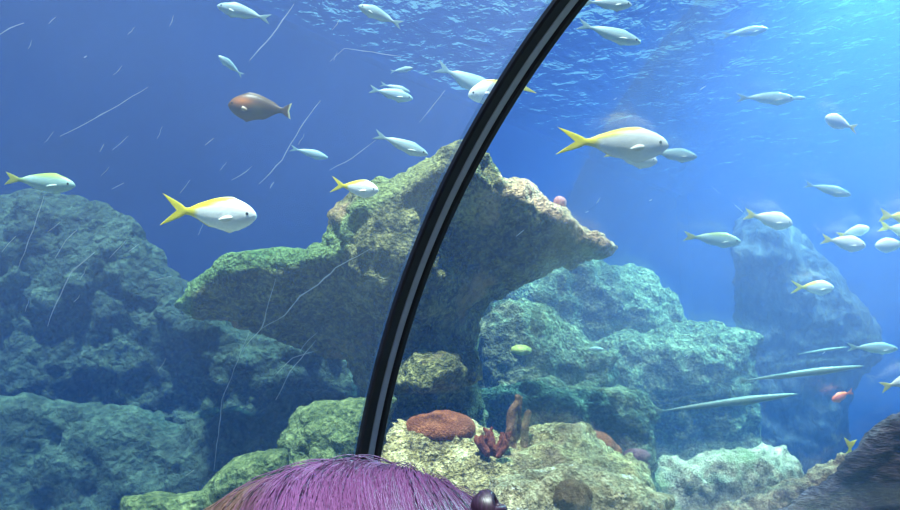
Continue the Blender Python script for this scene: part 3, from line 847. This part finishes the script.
def sdf_mesh(name, f, lo, hi, h, mat, parent=None, smoothn=0):
    lo, hi = np.array(lo, float), np.array(hi, float)
    n = np.ceil((hi - lo) / h).astype(int) + 1
    g = np.stack(np.meshgrid(*[lo[i] + h * np.arange(n[i]) for i in range(3)], indexing='ij'), -1).reshape(-1, 3)
    F = f(g).reshape(n)
    F[0] = F[-1] = 1; F[:, 0] = F[:, -1] = 1; F[:, :, 0] = F[:, :, -1] = 1
    V, Q = surface_nets(F, lo, h)
    return link(name, mesh_np(name, V, Q, mat), parent)

K = HZ / 1.32                            # body scale: head centre sits at HZ
def sm(fs, k):
    F = fs[0]
    for f in fs[1:]: F = smin(F, f, k)
    return F
def head_sdf(p):
    c = np.array([0, 0, 1.32])
    a = sd_ell(p, c + [0, -.012, .02], (.074, .092, .092))
    b = sd_ell(p, c + [0, .018, -.045], (.056, .068, .075))
    nose = capsule(p, c + [0, .088, .012], c + [0, .108, -.022], .009, .013)
    chin = sd_ell(p, c + [0, .062, -.098], (.024, .022, .020))
    brow = capsule(p, c + [-.03, .080, .022], c + [.03, .080, .022], .012, .012)
    lips = sd_ell(p, c + [0, .083, -.060], (.022, .010, .008))
    ears = np.minimum(sd_ell(p, c + [.077, -.004, -.012], (.009, .020, .032)), sd_ell(p, c + [-.077, -.004, -.012], (.009, .020, .032)))
    h = sm([a, b], .03); h = sm([h, chin, brow], .015); h = sm([h, nose, lips], .008)
    for s in (1, -1):
        h = np.maximum(h, -sd_ell(p, c + [s * .03, .097, .004], (.014, .012, .009)))
    return sm([h, ears], .008)
def arm(p, s):
    sh, el, wr = (s * .155, -.01, 1.13), (s * .195, -.03, .87), (s * .20, .03, .66)
    a = sm([capsule(p, sh, el, .042, .033), capsule(p, el, wr, .032, .022)], .02)
    palm = sd_ell(p, np.array([s * .20, .045, .605]), (.016, .034, .045))
    a = sm([a, palm], .02)
    for i, (off, ln) in enumerate(((-.024, .052), (-.008, .062), (.009, .066), (.026, .058))):
        k0 = np.array([s * .20, .045 + off, .572]); k1 = k0 + [-s * .004, .004, -ln * .5]; k2 = k1 + [-s * .016, .003, -ln * .45]
        a = sm([a, sm([capsule(p, k0, k1, .0085, .008), capsule(p, k1, k2, .008, .007)], .004)], .004)
    t0 = np.array([s * .195, .070, .62]); t1 = t0 + [-s * .012, .022, -.028]; t2 = t1 + [-s * .010, .006, -.026]
    return sm([a, sm([capsule(p, t0, t1, .011, .009), capsule(p, t1, t2, .009, .0075)], .004)], .006)
def torso(p):
    chest = sd_ell(p, np.array([0, -.005, 1.04]), (.145, .092, .17))
    waist = sd_ell(p, np.array([0, 0, .88]), (.115, .085, .14))
    hips = sd_ell(p, np.array([0, -.01, .74]), (.145, .10, .12))
    shd = capsule(p, (-.14, -.01, 1.14), (.14, -.01, 1.14), .045, .045)
    return sm([chest, waist, hips, shd], .05)
def leg(p, s):
    return sm([capsule(p, (s * .075, -.005, .70), (s * .082, .005, .40), .078, .050), capsule(p, (s * .082, .005, .40), (s * .085, -.015, .08), .048, .030),
               sd_ell(p, np.array([s * .09, .045, .035]), (.036, .10, .035))], .03)
def body_sdf(p):
    q = p / K
    neck = capsule(q, (0, -.02, 1.12), (0, -.008, 1.26), .048, .044)
    f = sm([torso(q), neck], .03); f = sm([f, head_sdf(q)], .015)
    f = sm([f, np.minimum(arm(q, 1), arm(q, -1))], .025)
    return sm([f, np.minimum(leg(q, 1), leg(q, -1))], .02) * K
def shirt_sdf(p):
    q = p / K
    f = sm([torso(q), capsule(q, (.155, -.01, 1.13), (.19, -.028, .90), .046, .040), capsule(q, (-.155, -.01, 1.13), (-.19, -.028, .90), .046, .040)], .03) - .012
    f = np.maximum(f, .72 - q[:, 2])
    return np.maximum(f, -(np.linalg.norm((q - [0, .0, 1.20]) * [1, 1, .8], axis=1) - .066)) * K
def jean_sdf(p):
    q = p / K
    f = sm([sd_ell(q, np.array([0, -.01, .74]), (.145, .10, .12)), np.minimum(leg(q, 1), leg(q, -1))], .03) - .013
    return np.maximum(np.maximum(f, .075 - q[:, 2]), q[:, 2] - .80) * K
def shoe_sdf(s):
    def f(p):
        q = p / K
        a = sm([sd_ell(q, np.array([s * .09, .045, .038]), (.044, .115, .042)), capsule(q, (s * .086, -.02, .05), (s * .086, -.015, .09), .042, .040)], .02)
        return np.maximum(a, .0 - q[:, 2]) * K
    return f
person = link('person', None, loc=foot)
person.rotation_euler = (0, 0, face)
tag(person, 'person with purple dyed hair seen from behind, facing the tank, only the hair in view', 'person')
link_body = sdf_mesh('body', body_sdf, (-.27 * K, -.16 * K, -.01), (.27 * K, .18 * K, 1.46 * K), .0085, M_skin, person)
sdf_mesh('shirt', shirt_sdf, (-.28, -.16, .66), (.28, .16, 1.32), .010, M_shirt, person)
sdf_mesh('trousers', jean_sdf, (-.2, -.18, .03), (.2, .2, .92), .010, M_jean, person)
for s in (1, -1):
    sdf_mesh('shoe', shoe_sdf(s), (s * .09 - .1, -.12, -.02), (s * .09 + .1, .22, .18), .008, M_shoe, person)

# hair: a thick cap of combed strands, dyed purple with brown at one side
def hair_mat():
    t = NT('dyed_hair')
    a = t.n('ShaderNodeVertexColor', layer_name='pattern')
    b = t.principled(a.outputs['Color'], 0.42, None, 0.5)
    return t.m
M_hair = hair_mat()
HC = np.array([0, -.005, HZ + .012])
HRAD = np.array([.132, .124, .116])
root_dir = np.array([.42, .38, .82]); root_dir /= np.linalg.norm(root_dir)
e1 = np.cross(root_dir, [0, 1, 0]); e1 /= np.linalg.norm(e1); e2 = np.cross(root_dir, e1)
def hair_color(dirv, r):
    x = dirv[0]
    mag, deep, brown = (.14, .040, .138), (.048, .013, .048), (.12, .06, .05)
    c = mixc(mag, deep, np.clip((x - .05) * 1.3 + r * .35, 0, 1))
    c = mixc(c, (.24, .085, .25), max(0, .55 - abs(x + .25) * 2.5) * (1 if r > 0 else .4))
    return mixc(c, brown, np.clip((-x - .38 + .10 * r) * 6, 0, 1))
def hpoint(az, t, lift):
    d = root_dir * math.cos(t) + (e1 * math.cos(az) + e2 * math.sin(az)) * math.sin(t)
    return HC + d * (HRAD + lift), d
V, Q, C = [], [], []
hr = random.Random(11)
# under-cap
n_az, n_t = 72, 32
def in_face(d): return d[1] > .55 and d[2] < .45
for i in range(n_t + 1):
    for j in range(n_az):
        az, t = 2 * math.pi * j / n_az, .02 + 2.15 * i / n_t
        p_, d_ = hpoint(az, t, -.0012)
        V.append(p_); C.append(hair_color(d_, 0.1))
for i in range(n_t):
    for j in range(n_az):
        q = (i * n_az + j, i * n_az + (j + 1) % n_az, (i + 1) * n_az + (j + 1) % n_az, (i + 1) * n_az + j)
        m = (np.mean([V[k] for k in q], 0) - HC) / HRAD
        if not (m[1] > .42 and m[2] < .40): Q.append(q)
for k in range(9000):
    az = hr.uniform(0, 2 * math.pi); t0 = hr.uniform(0.0, 1.25); t1 = t0 + hr.uniform(.5, 1.0)
    r = hr.gauss(0, .5); lift0 = hr.uniform(-.0022, .0006) if hr.random() > .03 else hr.uniform(.001, .004)
    sw = hr.gauss(0, .05); wob = hr.uniform(0, 6.28); rad = hr.uniform(.00025, .0005)
    n = 9; pts = []
    for i in range(n):
        f = i / (n - 1); t = min(t0 + (t1 - t0) * f, 2.15)
        p_, d_ = hpoint(az + sw * f + .8 * t + .03 * math.sin(wob + 4 * f), t, lift0 * (.3 + math.sin(math.pi * f)))
        pts.append((p_, d_))
    dd = pts[n // 2][1]
    if (dd[1] > .42 and dd[2] < .45) or (pts[-1][1][1] > .42 and pts[-1][1][2] < .40): continue
    base = len(V)
    for i, (p_, d_) in enumerate(pts):
        tg = pts[min(i + 1, n - 1)][0] - pts[max(i - 1, 0)][0]; tg /= np.linalg.norm(tg) + 1e-9
        s_ = np.cross(tg, d_); s_ /= np.linalg.norm(s_) + 1e-9
        w = rad * (1 - .6 * i / n)
        c = hair_color(d_, r)
        for q_ in (s_ * w, -s_ * w * .5 + d_ * w * .87, -s_ * w * .5 - d_ * w * .87):
            V.append(p_ + q_); C.append(c)
    for i in range(n - 1):
        for j in range(3):
            Q.append((base + i * 3 + j, base + i * 3 + (j + 1) % 3, base + (i + 1) * 3 + (j + 1) % 3, base + (i + 1) * 3 + j))
tag(link('hair', mesh_np('hair', np.array(V), Q, M_hair, colors=np.array(C)), person), 'purple dyed hair, brown at one side')
# small dark knot of hair at the side
bun_c = Matrix.Rotation(-face, 3, 'Z') @ Vector(P(489, 508, HD - .02) - foot)
V, Q, C = [], [], []
for k in range(26):
    tilt = k / 26 * math.pi; n, m = 26, 5; base = len(V)
    for i in range(n):
        a = 2 * math.pi * i / n
        for j in range(m):
            b = 2 * math.pi * j / m
            r = .009 + .0022 * math.cos(b)
            p_ = Vector((r * math.cos(a), r * math.sin(a) * .9, .0022 * math.sin(b)))
            p_ = Matrix.Rotation(tilt, 3, 'X') @ Matrix.Rotation(tilt * .7, 3, 'Y') @ p_
            V.append(np.array(p_ + bun_c)); C.append((.02, .008, .024) if k % 3 else (.035, .014, .04))
    Q += [(base + i * m + j, base + i * m + (j + 1) % m, base + ((i + 1) % n) * m + (j + 1) % m, base + ((i + 1) % n) * m + j) for i in range(n) for j in range(m)]
tag(link('hair_knot', mesh_np('hair_knot', np.array(V), Q, M_hair, colors=np.array(C)), person), 'dark purple knot of hair')
M_white = plain_mat('eye_white', (.8, .8, .8), (.85, .85, .85), 5, .2)
for s in (1, -1):
    sdf_mesh('eye', lambda p, s=s: sd_ell(p, np.array([s * .03, .088, 1.324]) * K, (.0115, .0115, .0115)), np.array([s * .03 - .015, .07, 1.305]) * K, np.array([s * .03 + .015, .105, 1.345]) * K, .002, M_white, person)
    sdf_mesh('iris', lambda p, s=s: sd_ell(p, np.array([s * .03, .0975, 1.324]) * K, (.0055, .003, .0055)), np.array([s * .03 - .01, .085, 1.31]) * K, np.array([s * .03 + .01, .11, 1.34]) * K, .0012, M_eye, person)

# ------------------------------------------------------------------ light: daylight and lamps over the open tank
def sun(energy, to_sun, color, angle):
    L = bpy.data.lights.new('tank_daylight', 'SUN'); L.energy = energy; L.color = color; L.angle = angle
    o = bpy.data.objects.new('tank_daylight', L); COL.objects.link(o)
    o.rotation_euler = Vector(to_sun).to_track_quat('Z', 'Y').to_euler(); o.location = (0, 0, 9)
    return o
h_r = np.array([math.cos(TH), math.sin(TH), 0])
sun(19.0, Vector(-0.10 * h_r - 0.40 * _h0 + np.array([0, 0, 0.91])), (1.0, 0.97, 0.90), math.radians(3))

def lamp(name, pos, size, energy, color):
    L = bpy.data.lights.new(name, 'AREA'); L.shape = 'DISK'; L.size = size; L.energy = energy; L.color = color
    o = bpy.data.objects.new(name, L); COL.objects.link(o); o.location = pos
    return o
lamp('tank_lamp', (-1.7, 7.4, 7.1), 2.0, 5200, (0.50, 0.97, 0.95))

W = bpy.data.worlds.new('hall_sky'); SC.world = W; W.use_nodes = True
bg = W.node_tree.nodes['Background']; bg.inputs['Color'].default_value = (0.36, 0.72, 0.92, 1); bg.inputs['Strength'].default_value = 0.9

# ------------------------------------------------------------------ camera
cd = bpy.data.cameras.new('visitor_camera'); cam = bpy.data.objects.new('visitor_camera', cd); COL.objects.link(cam)
cd.sensor_fit = 'HORIZONTAL'; cd.sensor_width = 36; cd.lens = 36 * FPX / 900
cd.clip_start = 0.02
Mx = Matrix((RIGHT, UP, -FWD)).transposed().to_4x4(); Mx.translation = Vector(CAM)
cam.matrix_world = Mx
SC.camera = cam
SC.cycles.volume_bounces = 1
SC.cycles.max_bounces = 8; SC.cycles.transparent_max_bounces = 24
SC.cycles.caustics_reflective = False; SC.cycles.caustics_refractive = False
SC.view_settings.view_transform = 'Standard'; SC.view_settings.look = 'None'
SC.view_settings.gamma = 1.0; SC.view_settings.use_curve_mapping = False
SC.view_settings.exposure = -0.15
